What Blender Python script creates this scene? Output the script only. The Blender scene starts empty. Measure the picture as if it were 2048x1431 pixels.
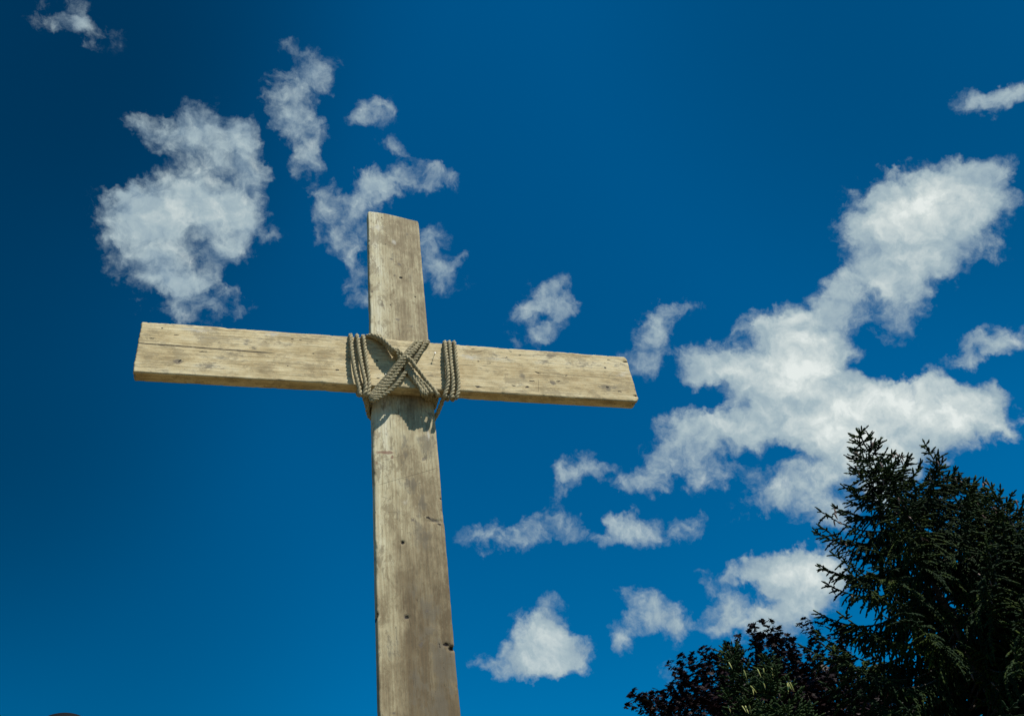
import bpy, math, random
import numpy as np
from mathutils import Vector, Matrix

random.seed(7)
rng = np.random.default_rng(7)
S = bpy.context.scene
C = S.collection

# ------------------------------------------------------------------ camera
CAM = np.array([-.4442, -2.402, 1.60])
ZB = 3.6874                       # height of the middle of the crossbeam
F = 1635.8                        # focal length in photo pixels (photo 2048 wide)
YAW, PITCH, ROLL = .3608, .7089, -.1706
_f = np.array([math.sin(YAW)*math.cos(PITCH), math.cos(YAW)*math.cos(PITCH), math.sin(PITCH)])
_r0 = np.array([math.cos(YAW), -math.sin(YAW), 0.])
_u0 = np.cross(_r0, _f)
_r = math.cos(ROLL)*_r0 + math.sin(ROLL)*_u0
_u = -math.sin(ROLL)*_r0 + math.cos(ROLL)*_u0

def ray(px, py):
    d = _f + _r*(px-1024)/F - _u*(py-715.5)/F
    return d/np.linalg.norm(d)
def at_dist(px, py, hd):          # point seen at a pixel, hd metres away along the ground
    d = ray(px, py); return CAM + d*(hd/math.hypot(d[0], d[1]))
def on_y(px, py, y):              # point seen at a pixel on a plane parallel to the cross
    d = ray(px, py); return CAM + d*((y-CAM[1])/d[1])

cam = bpy.data.cameras.new("camera"); camo = bpy.data.objects.new("camera", cam); C.objects.link(camo)
cam.sensor_width = 36; cam.lens = 36*F/2048; cam.clip_start = .05; cam.clip_end = 5000
m = Matrix(((_r[0], _u[0], -_f[0], CAM[0]), (_r[1], _u[1], -_f[1], CAM[1]), (_r[2], _u[2], -_f[2], CAM[2]), (0, 0, 0, 1)))
camo.matrix_world = m
S.camera = camo
S.render.resolution_x, S.render.resolution_y = 1024, 715

# ------------------------------------------------------------------ exposure
S.view_settings.view_transform = 'Standard'; S.view_settings.look = 'None'
S.view_settings.exposure = .38; S.view_settings.gamma = 1

# ------------------------------------------------------------------ sun
SUN = np.array([.66, -1., 1.9]); SUN /= np.linalg.norm(SUN)
sl = bpy.data.lights.new("sun", 'SUN'); sl.energy = 5.0; sl.angle = math.radians(.53); sl.color = (1, .955, .86)
so = bpy.data.objects.new("sun", sl); C.objects.link(so); so.location = (3, -5, 9)
so.rotation_euler = Vector(-SUN).to_track_quat('-Z', 'Y').to_euler()
SUN_EL = math.asin(SUN[2]); SUN_AZ = math.atan2(SUN[0], SUN[1])

# ------------------------------------------------------------------ node helper
class NT:
    def __init__(s, tree): s.t = tree; s.n = tree.nodes; s.l = tree.links
    def new(s, typ, **kw):
        n = s.n.new(typ)
        for k, v in kw.items(): setattr(n, k, v)
        return n
    def link(s, a, b): s.l.new(a, b)
    def put(s, sock, v):
        if hasattr(v, 'is_output') or isinstance(v, bpy.types.NodeSocket): s.l.new(v, sock)
        else: sock.default_value = v
    def math(s, op, a, b=None, c=None, clamp=False):
        n = s.n.new('ShaderNodeMath'); n.operation = op; n.use_clamp = clamp
        s.put(n.inputs[0], a)
        if b is not None: s.put(n.inputs[1], b)
        if c is not None: s.put(n.inputs[2], c)
        return n.outputs[0]
    def vmath(s, op, a, b=None, c=None, sc=None):
        n = s.n.new('ShaderNodeVectorMath'); n.operation = op
        s.put(n.inputs[0], a)
        if b is not None: s.put(n.inputs[1], b)
        if c is not None: s.put(n.inputs[2], c)
        if sc is not None: s.put(n.inputs['Scale'], sc)
        return n.outputs['Value'] if op in ('DOT_PRODUCT', 'LENGTH') else n.outputs[0]
    def noise(s, vec, scale, detail=4, rough=.55, dist=0, out=0, lac=2):
        n = s.n.new('ShaderNodeTexNoise'); n.inputs['Scale'].default_value = scale
        n.inputs['Detail'].default_value = detail; n.inputs['Roughness'].default_value = rough
        n.inputs['Distortion'].default_value = dist; n.inputs['Lacunarity'].default_value = lac
        s.put(n.inputs['Vector'], vec); return n.outputs[out]
    def ramp(s, fac, stops, interp='LINEAR'):
        n = s.n.new('ShaderNodeValToRGB'); cr = n.color_ramp; cr.interpolation = interp
        while len(cr.elements) > 1: cr.elements.remove(cr.elements[0])
        for i, (p, c) in enumerate(stops):
            e = cr.elements[0] if i == 0 else cr.elements.new(p)
            e.position = p; e.color = (*c, 1) if len(c) == 3 else c
        s.put(n.inputs[0], fac); return n.outputs[0]
    def mix(s, fac, a, b, blend='MIX'):
        n = s.n.new('ShaderNodeMix'); n.data_type = 'RGBA'; n.blend_type = blend; n.clamp_factor = True
        s.put(n.inputs[0], fac)
        for sock, v in ((n.inputs[6], a), (n.inputs[7], b)):
            if isinstance(v, tuple): v = (*v, 1) if len(v) == 3 else v
            s.put(sock, v)
        return n.outputs[2]
    def smooth(s, v, a, b, c=0., d=1.):
        n = s.n.new('ShaderNodeMapRange'); n.interpolation_type = 'SMOOTHSTEP'
        s.put(n.inputs[0], v); s.put(n.inputs[1], a); s.put(n.inputs[2], b)
        n.inputs[3].default_value = c; n.inputs[4].default_value = d
        return n.outputs[0]
    def mapping(s, vec, loc=(0, 0, 0), rot=(0, 0, 0), sca=(1, 1, 1), typ='POINT'):
        n = s.n.new('ShaderNodeMapping'); n.vector_type = typ
        n.inputs['Location'].default_value = loc; n.inputs['Rotation'].default_value = rot
        n.inputs['Scale'].default_value = sca; s.put(n.inputs['Vector'], vec); return n.outputs[0]
    def blob(s, vec, loc, rot, sca, typ='QUADRATIC_SPHERE'):
        g = s.n.new('ShaderNodeTexGradient'); g.gradient_type = typ
        s.l.new(s.mapping(vec, loc, rot, sca, 'TEXTURE'), g.inputs[0]); return g.outputs['Fac']

# ------------------------------------------------------------------ world: clear sky with fair weather clouds
W = bpy.data.worlds.new("World"); S.world = W; W.use_nodes = True
w = NT(W.node_tree); w.n.clear()
out = w.new('ShaderNodeOutputWorld'); bg = w.new('ShaderNodeBackground'); bg.inputs[1].default_value = .082
w.link(bg.outputs[0], out.inputs[0])
sky = w.new('ShaderNodeTexSky'); sky.sky_type = 'NISHITA'; sky.sun_disc = False
sky.sun_elevation = SUN_EL; sky.sun_rotation = SUN_AZ
sky.altitude = 600; sky.air_density = 1.0; sky.dust_density = .15; sky.ozone_density = 3.0
tc = w.new('ShaderNodeTexCoord'); D = w.vmath('NORMALIZE', tc.outputs['Generated'])
# darker left edge and corners: lens falloff put into the sky colour
skyc = w.mix(1, sky.outputs[0], (.0, .605, .88), 'MULTIPLY')
for (px, py, a0, a1, k) in ((-700, 200, .80, .95, .70), (-350, -450, .84, .97, .66), (2300, -350, .84, .98, .72), (-650, 1650, .82, .97, .68)):
    skyc = w.vmath('SCALE', skyc, sc=w.smooth(w.vmath('DOT_PRODUCT', D, tuple(ray(px, py))), a0, a1, 1.0, k))

# clouds: (px, py, rx, ry, turn in degrees, strength), turned into directions of the sky
CL = [
 # upper left bank
 (345,245,65,55,0,.9),(420,255,95,55,10,.75),(455,300,85,60,0,.85),(360,310,70,60,0,.7),(480,265,50,35,0,.5),
 (400,375,100,64,0,.9),(260,390,70,50,-20,.6),(300,555,80,50,20,.6),(420,610,80,40,10,.6),(470,390,60,60,0,.6),(470,440,60,50,0,.6),(285,260,45,40,0,.5),(330,425,110,60,-10,.95),(430,440,120,65,0,1.0),(250,430,70,55,0,.6),(340,510,130,65,0,.8),
 (420,545,110,55,0,.65),(350,580,90,45,0,.7),(460,620,60,28,-15,.5),(480,490,60,35,-20,.5),(500,340,45,60,0,.55),(300,480,90,50,0,.6),(360,625,45,20,0,.4),
 # tall one beside it
 (580,92,48,26,0,.45),(635,135,50,34,20,.6),(590,165,70,40,0,.85),(545,190,50,40,0,.75),(580,235,55,45,0,.85),(600,290,62,55,0,1.0),
 (635,215,35,60,0,.5),(600,335,42,34,0,.6),(560,345,30,30,0,.3),(640,290,30,50,0,.5),
 (748,215,52,34,10,.62),(735,240,35,15,0,.4),
 (785,290,38,30,40,.5),(830,325,80,17,22,.5),(785,375,88,42,-12,.95),(705,400,82,38,-18,.8),(640,385,38,34,0,.7),(660,455,38,40,20,.6),
 (890,372,36,28,-20,.5),(720,430,50,30,0,.5),(835,370,40,30,0,.5),
 (715,485,46,46,0,1.0),(720,565,36,62,10,.85),(860,490,58,55,0,.95),(880,550,60,28,10,.8),(922,520,38,16,-15,.6),
 (140,35,90,52,15,.72),(175,85,50,30,20,.45),(105,65,55,32,0,.5),(610,537,36,12,10,.22),(590,575,30,10,10,.13),
 # middle
 (1100,583,62,40,10,.75),(1040,622,44,28,-35,.6),(1095,645,48,36,0,.6),(1075,685,48,26,0,.6),
 (1365,612,64,20,-6,.6),(1320,640,40,30,-20,.65),(1305,675,36,42,20,.6),(1278,722,42,42,0,.65),
 # big right bank, upper
 (1900,385,125,66,8,1.3),(1965,350,80,42,0,.8),(1820,415,115,62,-10,1.2),(1745,435,80,60,0,.9),(1880,475,130,66,20,1.3),
 (1785,520,115,66,-20,1.1),(1850,560,86,66,0,.9),(1700,590,90,60,-35,.9),(1825,640,58,66,0,.75),(1640,618,55,36,0,.6),(1985,430,60,60,0,.8),
 (1710,470,60,45,0,.6),(1725,645,50,45,0,.5),
 # lower
 (1545,650,66,50,0,1.0),(1610,685,100,62,0,1.2),(1555,735,120,78,0,1.2),(1650,735,90,66,0,1.1),(1398,725,56,48,10,1.0),(1455,757,80,42,0,.9),
 (1570,805,120,78,0,1.1),(1500,850,90,60,0,.8),(1420,800,40,25,0,.25),
 (1350,878,90,55,-12,.72),(1420,850,80,52,0,.7),(1445,915,84,46,0,.62),(1345,935,76,42,0,.6),(1265,955,60,26,-10,.5),(1165,942,66,34,-8,.66),
 (1130,975,26,30,0,.4),(1275,975,40,18,0,.4),
 (1790,815,150,76,-5,1.3),(1700,850,120,80,0,1.2),(1890,815,100,62,10,1.2),(1960,830,66,40,15,.95),(1700,940,120,70,0,1.2),
 (1790,930,100,70,0,1.2),(1635,880,90,60,0,.8),(1935,875,44,42,0,.7),(2000,855,34,16,20,.6),(1870,880,60,55,0,.9),(1760,780,70,40,0,.8),
 (1570,965,78,46,0,.7),(1605,1020,62,40,0,.6),(1530,1000,46,50,0,.35),(1690,1040,60,36,0,.7),(1475,1040,30,50,15,.22),
 (1955,703,42,22,-25,.75),(2022,682,44,26,0,.7),(1930,728,30,18,0,.5),
 (1945,206,56,32,-10,.9),(2020,178,60,26,-18,.8),(1775,350,20,12,0,.35),(1625,525,26,12,0,.35),
 # small row below the beam
 (1000,1062,70,30,-12,.66),(1110,1058,70,42,-10,.85),(1275,1055,74,36,15,.85),(1225,1035,44,20,0,.45),(1370,1042,52,36,0,.72),(1210,1075,46,22,0,.6),
 # low bank
 (1470,1165,70,38,-15,.8),(1555,1140,95,58,0,1.0),(1625,1125,80,60,0,1.1),(1575,1190,86,46,0,.8),(1462,1240,72,32,0,.9),(1540,1235,76,34,0,.8),
 (1640,1180,60,50,0,.8),(1600,1290,60,60,0,.32),(1350,1340,60,80,30,.34),
 (1278,1190,42,28,0,.5),(1312,1228,56,42,10,.8),(1250,1265,48,32,-25,.62),(1348,1250,34,20,0,.4),
 (1095,1232,56,40,0,.95),(1085,1280,92,52,0,1.1),(1145,1308,52,38,0,.85),(1040,1322,80,38,0,.9),(965,1338,50,18,0,.5),(1095,1340,60,28,0,.6),
 # gaps of blue
 (545,330,16,90,0,-.4),(225,320,60,60,-30,-.5),(500,570,40,30,20,-.3),(310,330,30,20,0,-.2),(395,540,34,18,0,-.35),(320,590,30,20,0,-.35),(430,590,26,12,0,-.3),(440,345,30,14,10,-.2),
 (1590,905,44,20,30,-.5),(1765,735,60,20,10,-.5),(1480,905,40,16,0,-.3),(1425,800,60,20,-10,-.4),(1730,570,30,40,30,-.3),(1890,640,40,60,0,-.3),(1560,1090,120,22,-10,-.5),(1390,1190,20,30,0,-.25),(1205,1275,20,40,0,-.3),(1520,1195,60,12,10,-.3),(1190,1050,18,26,0,-.3),(1330,1050,10,20,0,-.25),(1085,622,14,16,0,-.4),
]
wn = w.noise(D, 9, 3, .55, out=1)
warp = w.vmath('SCALE', w.vmath('SUBTRACT', wn, (.5, .5, .5)), sc=.055)
wn2 = w.noise(D, 42, 4, .6, out=1)
warp2 = w.vmath('SCALE', w.vmath('SUBTRACT', wn2, (.5, .5, .5)), sc=.040)
DW = w.vmath('ADD', w.vmath('ADD', D, warp), warp2)
acc = None
DF = w.vmath('ADD', D, w.vmath('SCALE', warp2, sc=.5))
for (px, py, rx, ry, turn, st) in CL:
    c = Vector(ray(px, py)); t = math.radians(turn)
    ex = Vector(math.cos(t)*_r - math.sin(t)*_u); ex = (ex - c*ex.dot(c)).normalized(); ey = c.cross(ex)
    R = Matrix((ex, ey, c)).transposed().to_euler('XYZ')
    sc = 1/F*(c.dot(Vector(_f)))*(1.50-.30*min(1, max(0, (math.sqrt(rx*ry)-30)/40)))
    if px < 960 and py < 700: st *= .71 if st > 0 else 1
    # the tiny feed from the running sum only fixes the order in which the nodes are evaluated
    vec = DW if acc is None else w.vmath('MULTIPLY_ADD', acc, (1e-7, 1e-7, 1e-7), DW)
    b = w.blob(vec, tuple(c), tuple(R), (rx*sc, ry*sc, .2), 'SPHERICAL')
    acc = w.math('MULTIPLY', b, st) if acc is None else w.math('MULTIPLY_ADD', b, st, acc)
fb = w.noise(DF, 24, 9, .62, .3)
fbs = w.noise(w.vmath('ADD', DF, tuple(SUN*.012)), 24, 5, .55, .3)
fb2 = w.noise(w.vmath('ADD', DF, (3, 1, 7)), 80, 6, .7, .4)
fsum = w.math('MULTIPLY_ADD', fb2, .20, w.math('MULTIPLY', fb, .95))        # mean about .575
cover = w.math('SUBTRACT', w.math('MULTIPLY', w.math('MINIMUM', acc, 1.15), 1.2), w.math('MULTIPLY', w.math('SUBTRACT', .77, fsum), 2.15))
dens = w.smooth(cover, -.13, .80)
dens = w.math('POWER', dens, .85)
thick = w.smooth(w.math('ADD', acc, w.math('MULTIPLY', fsum, .8)), .8, 3.2)
cn = w.noise(w.vmath('ADD', D, (1, 5, 2)), 15, 5, .55)
sun_shading = w.math('MULTIPLY', w.math('SUBTRACT', fb, fbs), 1.3)  # brighter sun side of the billows, painted into the cloud colour
cb = w.math('ADD', w.math('ADD', w.math('MULTIPLY', thick, .72), w.math('MULTIPLY', cn, .55)), sun_shading)
ccol = w.ramp(cb, [(.12, (2.5, 3.5, 4.3)), (.45, (3.7, 4.7, 5.1)), (.8, (5.9, 6.6, 6.5)), (1.05, (7.6, 8.1, 7.8))])
dens = w.math('MULTIPLY', w.math('MULTIPLY', dens, .96), w.smooth(acc, .02, .20))
w.link(w.mix(dens, skyc, ccol), bg.inputs[0])
W.cycles.sampling_method = 'MANUAL'; W.cycles.sample_map_resolution = 512

# ------------------------------------------------------------------ mesh helpers
def mesh(name, v, f, mat, smooth=True):
    me = bpy.data.meshes.new(name)
    me.from_pydata([tuple(p) for p in v], [], f); me.update()
    if smooth: me.polygons.foreach_set('use_smooth', [True]*len(me.polygons))
    me.materials.append(mat); return me
def mesh_np(name, V, Q, T, mat, smooth=True):
    """V verts, Q quads, T tris as numpy arrays"""
    me = bpy.data.meshes.new(name); nq, nt = len(Q), len(T)
    me.vertices.add(len(V)); me.vertices.foreach_set('co', V.astype(np.float32).ravel())
    loops = np.concatenate([Q.ravel(), T.ravel()]).astype(np.int32)
    me.loops.add(len(loops)); me.loops.foreach_set('vertex_index', loops)
    me.polygons.add(nq+nt)
    st = np.concatenate([np.arange(nq)*4, nq*4+np.arange(nt)*3]).astype(np.int32)
    me.polygons.foreach_set('loop_start', st)
    me.update(calc_edges=True)
    if smooth: me.polygons.foreach_set('use_smooth', np.ones(nq+nt, bool))
    me.materials.append(mat); me.validate(); return me
def obj(name, me, parent=None, label=None, cat=None, group=None, kind=None, loc=None):
    o = bpy.data.objects.new(name, me); C.objects.link(o)
    if parent: o.parent = parent
    if loc is not None: o.location = loc
    for k, v in (('label', label), ('category', cat), ('group', group), ('kind', kind)):
        if v: o[k] = v
    return o
def tube(pts, rad, n=8, cap=True):
    P = np.asarray(pts, float); k = len(P); rad = np.broadcast_to(rad, (k,))
    T = np.gradient(P, axis=0); T /= np.linalg.norm(T, axis=1)[:, None]+1e-12
    a = np.array([0, 0, 1.]) if abs(T[0][2]) < .9 else np.array([1., 0, 0])
    N = np.cross(T[0], a); N /= np.linalg.norm(N); V = []
    for i in range(k):
        N = N - T[i]*(N@T[i]); N /= np.linalg.norm(N)+1e-12; B = np.cross(T[i], N)
        for j in range(n):
            t = 2*math.pi*j/n; V.append(P[i]+rad[i]*(math.cos(t)*N+math.sin(t)*B))
    Fc = [(i*n+j, i*n+(j+1) % n, (i+1)*n+(j+1) % n, (i+1)*n+j) for i in range(k-1) for j in range(n)]
    if cap: Fc += [tuple(range(n))[::-1], tuple((k-1)*n+j for j in range(n))]
    return V, Fc
class Acc:
    def __init__(s): s.v = []; s.f = []
    def add(s, vf):
        b = len(s.v); s.v += list(vf[0]); s.f += [tuple(i+b for i in q) for q in vf[1]]
def newmat(name):
    mt = bpy.data.materials.new(name); mt.use_nodes = True; n = NT(mt.node_tree)
    return mt, n, mt.node_tree.nodes['Principled BSDF']

# ------------------------------------------------------------------ ground
mt, n, bs = newmat("dry_grass_and_earth")
tcn = n.new('ShaderNodeTexCoord')
col = n.ramp(n.noise(tcn.outputs['Object'], 2.2, 8, .7), [(.3, (.06, .055, .022)), (.55, (.13, .10, .048)), (.75, (.20, .15, .085))])
n.link(col, bs.inputs['Base Color']); bs.inputs['Roughness'].default_value = .9
k = 48; gx = np.sign(np.linspace(-1, 1, k))*np.abs(np.linspace(-1, 1, k))**3*900
GX, GY = np.meshgrid(gx, gx); GZ = np.where(np.hypot(GX, GY) > 40, .6*np.sin(GX*.011)*np.sin(GY*.013), 0)
gq = [(j*k+i, j*k+i+1, (j+1)*k+i+1, (j+1)*k+i) for j in range(k-1) for i in range(k-1)]
obj('ground', mesh('ground', np.stack([GX.ravel(), GY.ravel(), GZ.ravel()], 1), gq, mt), kind='structure')

# ------------------------------------------------------------------ the wooden cross
TB = .0505; PW = .235; BH = .2439; ORG = np.array([0, 0, ZB])
cross = obj('wooden_cross', None, label='large weathered wooden cross of two rough planks tied together with rope', cat='cross', loc=(0, 0, 0))

def vnoise(x, seed):               # smooth 1-D noise
    r = np.random.default_rng(seed).uniform(-1, 1, 4096); x = np.asarray(x, float)+1000.; i = np.floor(x).astype(int); t = x-i; t = t*t*(3-2*t)
    return r[i % 4096]*(1-t)+r[(i+1) % 4096]*t

def wood(name, axis, base_ramp, marks, cracks, extra=None, bumpy=1., finew=.36, patchw=.45):
    """axis 2: grain along z (upright), axis 0: grain along x (beam). marks: kind, x, z, rx, rz, turn, strength in cross coordinates"""
    mt, n, bs = newmat(name)
    tcn = n.new('ShaderNodeTexCoord'); P = tcn.outputs['Object']
    accs = {}
    wob = n.vmath('SCALE', n.vmath('SUBTRACT', n.noise(P, 38, 4, .6, out=1), (.5, .5, .5)), sc=.024)
    PWb = n.vmath('ADD', P, wob)
    for (kind, x, z, rx, rz, turn, st) in marks:
        b = n.blob(PWb if kind != 'nailhole' else P, (x, -.03, z), (0, math.radians(turn), 0), (rx, .2, rz), 'SPHERICAL')
        b = n.math('MULTIPLY', b, st)
        accs[kind] = b if kind not in accs else n.math('MAXIMUM', accs[kind], b)
    zero = 0.; PM = P; P = n.vmath('ADD', P, (5.31, 2.17, 9.13))
    knot = accs.get('knot', zero); dark = accs.get('dark', zero); grey = accs.get('grey', zero); red = accs.get('red', zero); pale = accs.get('pale', zero)
    # grain: coordinates stretched along the plank, pushed around the knots
    sc = (70, 70, 2.2) if axis == 2 else (2.2, 70, 70)
    low = n.vmath('SCALE', n.vmath('SUBTRACT', n.noise(P, 3.2, 3, .5, out=1), (.5, .5, .5)), sc=.012)
    push = n.vmath('SCALE', (.025, .02, .025), sc=knot)
    G = n.vmath('ADD', n.vmath('ADD', P, low), push)
    g1 = n.noise(n.vmath('MULTIPLY', G, sc), 1.0, 6, .68)
    g2 = n.noise(n.vmath('MULTIPLY', G, tuple(s*4.2 for s in sc)), 1.0, 4, .6)
    wv = n.new('ShaderNodeTexWave'); wv.wave_type = 'BANDS'; wv.bands_direction = 'X' if axis == 2 else 'Z'
    wv.inputs['Scale'].default_value = 26; wv.inputs['Distortion'].default_value = 9; wv.inputs['Detail'].default_value = 3
    wv.inputs['Detail Scale'].default_value = .7
    n.link(n.vmath('MULTIPLY', G, (1, 1, .12) if axis == 2 else (.12, 1, 1)), wv.inputs['Vector'])
    blot = n.noise(n.vmath('MULTIPLY', P, (1, 1, .45) if axis == 2 else (.45, 1, 1)), 14, 7, .68)
    mott = n.noise(n.vmath('MULTIPLY', P, (1, 1, .5) if axis == 2 else (.5, 1, 1)), 60, 6, .7)
    tone = n.math('ADD', n.math('MULTIPLY', g1, .30), n.math('ADD', n.math('MULTIPLY', blot, .46), n.math('MULTIPLY', mott, .24)))
    if extra: tone = extra(n, PM, tone)
    c = n.ramp(tone, base_ramp)
    rings = n.smooth(wv.outputs['Fac'], .0, .5)
    c = n.mix(n.math('MULTIPLY', n.math('SUBTRACT', 1., rings), .20), c, (.20, .13, .065))
    fine = n.smooth(g2, .36, .49)
    c = n.mix(n.math('MULTIPLY', n.math('SUBTRACT', 1., fine), finew), c, (.13, .095, .05))
    # weathered patches with ragged edges, and short dark checks along the grain
    pt_ = n.noise(n.vmath('MULTIPLY', P, (1, 1, .55) if axis == 2 else (.5, 1, 1)), 15, 9, .78, .5)
    patch = n.smooth(n.math('ADD', pt_, n.math('MULTIPLY', n.math('SUBTRACT', mott, .5), .45)), .495, .575)
    c = n.mix(n.math('MULTIPLY', patch, patchw), c, (.155, .115, .062))
    spk = n.smooth(n.noise(P, 210, 3, .7), .56, .68)
    c = n.mix(n.math('MULTIPLY', spk, .28), c, (.16, .12, .07))
    chk = n.noise(n.vmath('MULTIPLY', P, (150, 60, 9) if axis == 2 else (9, 60, 150)), 1, 3, .6)
    chm = n.smooth(chk, .66, .70)
    c = n.mix(n.math('MULTIPLY', chm, .55), c, (.07, .05, .03))
    # scattered dark pits
    pits = n.noise(n.vmath('MULTIPLY', P, (1, 1, .35) if axis == 2 else (.3, 1, 1)), 130, 2, .5)
    pitm = n.smooth(pits, .715, .76)
    c = n.mix(n.math('MULTIPLY', pitm, .65), c, (.07, .05, .035))
    # marks
    gm = n.math('MULTIPLY', n.smooth(n.math('ADD', grey, n.math('MULTIPLY', n.math('SUBTRACT', n.math('ADD', mott, n.math('MULTIPLY', blot, 1.3)), 1.15), 1.9)), .28, .80), .72) if 'grey' in accs else 0.
    if 'grey' in accs: c = n.mix(gm, c, (.13, .11, .078))
    if 'red' in accs: c = n.mix(n.math('MULTIPLY', n.smooth(n.math('MULTIPLY', red, n.math('ADD', .45, mott)), .22, .5), .8), c, (.20, .105, .07))
    if 'pale' in accs: c = n.mix(n.math('MULTIPLY', n.smooth(n.math('MULTIPLY', pale, n.math('MULTIPLY', n.math('MULTIPLY', mott, mott), 3.2)), .15, .8), .6), c, (.56, .53, .45))
    if 'knot' in accs: c = n.mix(n.smooth(knot, .25, .62, 0, .75), c, (.12, .10, .08))
    hole = 0.
    if 'dark' in accs:
        hole = n.smooth(n.math('MULTIPLY', dark, n.math('ADD', .5, mott)), .28, .55); c = n.mix(n.math('MULTIPLY', hole, .95), c, (.022, .017, .014))
    if 'nailhole' in accs:
        nh = n.smooth(accs['nailhole'], .2, .5); c = n.mix(n.math('MULTIPLY', nh, .92), c, (.03, .022, .016))
    # cracks: thin dark lines between two points
    for (x0, z0, x1, z1, wd, st, wig) in cracks:
        L = math.hypot(x1-x0, z1-z0); a = math.atan2(z1-z0, x1-x0)
        cw = n.vmath('ADD', P, n.vmath('SCALE', n.vmath('SUBTRACT', n.noise(P, 11, 4, .6, out=1), (.5, .5, .5)), sc=wig))
        q = n.mapping(n.vmath('SUBTRACT', cw, (5.31, 2.17, 9.13)), ((x0+x1)/2, 0, (z0+z1)/2), (0, -a, 0), (1, 1, 1), 'TEXTURE')
        sp = n.new('ShaderNodeSeparateXYZ'); n.link(q, sp.inputs[0])
        al = n.smooth(n.math('ABSOLUTE', sp.outputs[0]), L*.38, L*.5, 1, 0)
        ac = n.smooth(n.math('ABSOLUTE', sp.outputs[2]), wd*.25, wd, 1, 0)
        km = n.math('MULTIPLY', n.math('MULTIPLY', al, ac), n.smooth(n.noise(P, 30, 3, .6), .3, .45, .5, 1))
        c = n.mix(n.math('MULTIPLY', km, st), c, (.03, .022, .015))
    n.link(c, bs.inputs['Base Color']); bs.inputs['Roughness'].default_value = .82; bs.inputs['Specular IOR Level'].default_value = .25
    h = n.math('ADD', n.math('MULTIPLY', g1, .5), n.math('MULTIPLY', g2, .8))
    h = n.math('ADD', h, n.math('MULTIPLY', mott, .5)); h = n.math('SUBTRACT', h, n.math('MULTIPLY', pitm, .8))
    if 'dark' in accs: h = n.math('SUBTRACT', h, n.math('MULTIPLY', hole, 1.5))
    bp = n.new('ShaderNodeBump'); bp.inputs['Strength'].default_value = .55*bumpy; bp.inputs['Distance'].default_value = .0022
    n.link(h, bp.inputs['Height']); n.link(bp.outputs[0], bs.inputs['Normal'])
    return mt

def mk(kind, px, py, rpx, rpy, turn=0, st=1., y=-TB):
    """a mark on a plank face read from the photograph: radii in metres"""
    p = on_y(px, py, y)-ORG
    return (kind, p[0], p[2], rpx, rpy, turn, st)
def ck(x0, y0, x1, y1, wd=.0012, st=.9, wig=.012, y=-TB):
    a = on_y(x0, y0, y)-ORG; b = on_y(x1, y1, y)-ORG
    return (a[0], a[2], b[0], b[2], wd, st, wig)

def Z3(x, y): return 240+x/4.267, 600+y/4.267
def Z4(x, y): return 900+x/4.876, 660+y/4.876
def Z5(x, y): return 700+x/4.471, 800+y/4.471
def Z6(x, y): return 700+x/4.458, 1110+y/4.458
def Z2(x, y): return 680+x/5.109, 400+y/5.109

bm_marks = [
 mk('knot', *Z3(497, 525), .026, .020), mk('dark', *Z3(510, 520), .004, .012, 10, 1), mk('grey', *Z3(500, 525), .06, .03, 0, .45),
 mk('dark', *Z3(275, 328), .018, .0035), mk('dark', *Z3(475, 292), .016, .0032), mk('dark', *Z3(705, 442), .020, .003),
 mk('grey', *Z3(230, 480), .055, .022, 0, .55), mk('grey', *Z3(1140, 410), .02, .012, 0, .8), mk('nailhole', *Z3(360, 238), .006, .005),
 mk('dark', *Z3(1855, 595), .012, .006), mk('grey', *Z3(1060, 490), .08, .03, 0, .5), mk('nailhole', *Z3(1470, 332), .009, .004), mk('nailhole', *Z3(1540, 338), .008, .003),
 mk('nailhole', *Z3(1650, 455), .006, .004), mk('nailhole', *Z3(1432, 560), .004, .004), mk('grey', *Z3(1520, 640), .05, .02, 0, .5),
 mk('pale', *Z3(620, 250), .12, .02, 0, .8), mk('pale', *Z3(1330, 290), .10, .025, 0, .8),
 mk('dark', *Z4(222, 192), .016, .004), mk('dark', *Z4(590, 215), .014, .004, 15), mk('dark', *Z4(545, 270), .012, .003), mk('dark', *Z4(678, 238), .010, .004),
 mk('dark', *Z4(280, 310), .009, .004), mk('dark', *Z4(380, 325), .016, .0035, 8), mk('dark', *Z4(855, 415), .022, .005, 4), mk('dark', *Z4(1130, 440), .010, .004),
 mk('grey', *Z4(710, 445), .03, .022, 0, 1), mk('grey', *Z4(890, 450), .06, .025, 0, .8), mk('knot', *Z4(1000, 512), .022, .020), mk('dark', *Z4(1060, 500), .016, .004),
 mk('dark', *Z4(800, 500), .018, .004), mk('dark', *Z4(280, 555), .018, .005), mk('dark', *Z4(618, 547), .012, .005), mk('dark', *Z4(755, 560), .013, .006, -20),
 mk('nailhole', *Z4(1513, 366), .008, .007), mk('dark', *Z4(1540, 555), .010, .008), mk('dark', *Z4(1655, 605), .014, .004), mk('dark', *Z4(1705, 307), .020, .006),
 mk('dark', *Z4(1810, 640), .016, .005), mk('dark', *Z4(1800, 577), .010, .003), mk('grey', *Z4(1500, 560), .10, .045, 0, .75), mk('dark', *Z4(1550, 293), .012, .003),
 mk('grey', *Z4(1010, 240), .05, .035, 0, .5), mk('pale', *Z4(1700, 430), .07, .035, 0, .7), mk('pale', *Z4(200, 260), .08, .03, 0, .8),
 mk('nailhole', *(640+640/5.503, 620+748/5.503), .010, .004), mk('grey', *(640+1215/5.503, 620+715/5.503), .03, .008, 0, .9), mk('nailhole', *(640+628/5.503, 620+555/5.503), .008, .007),
]
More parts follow.
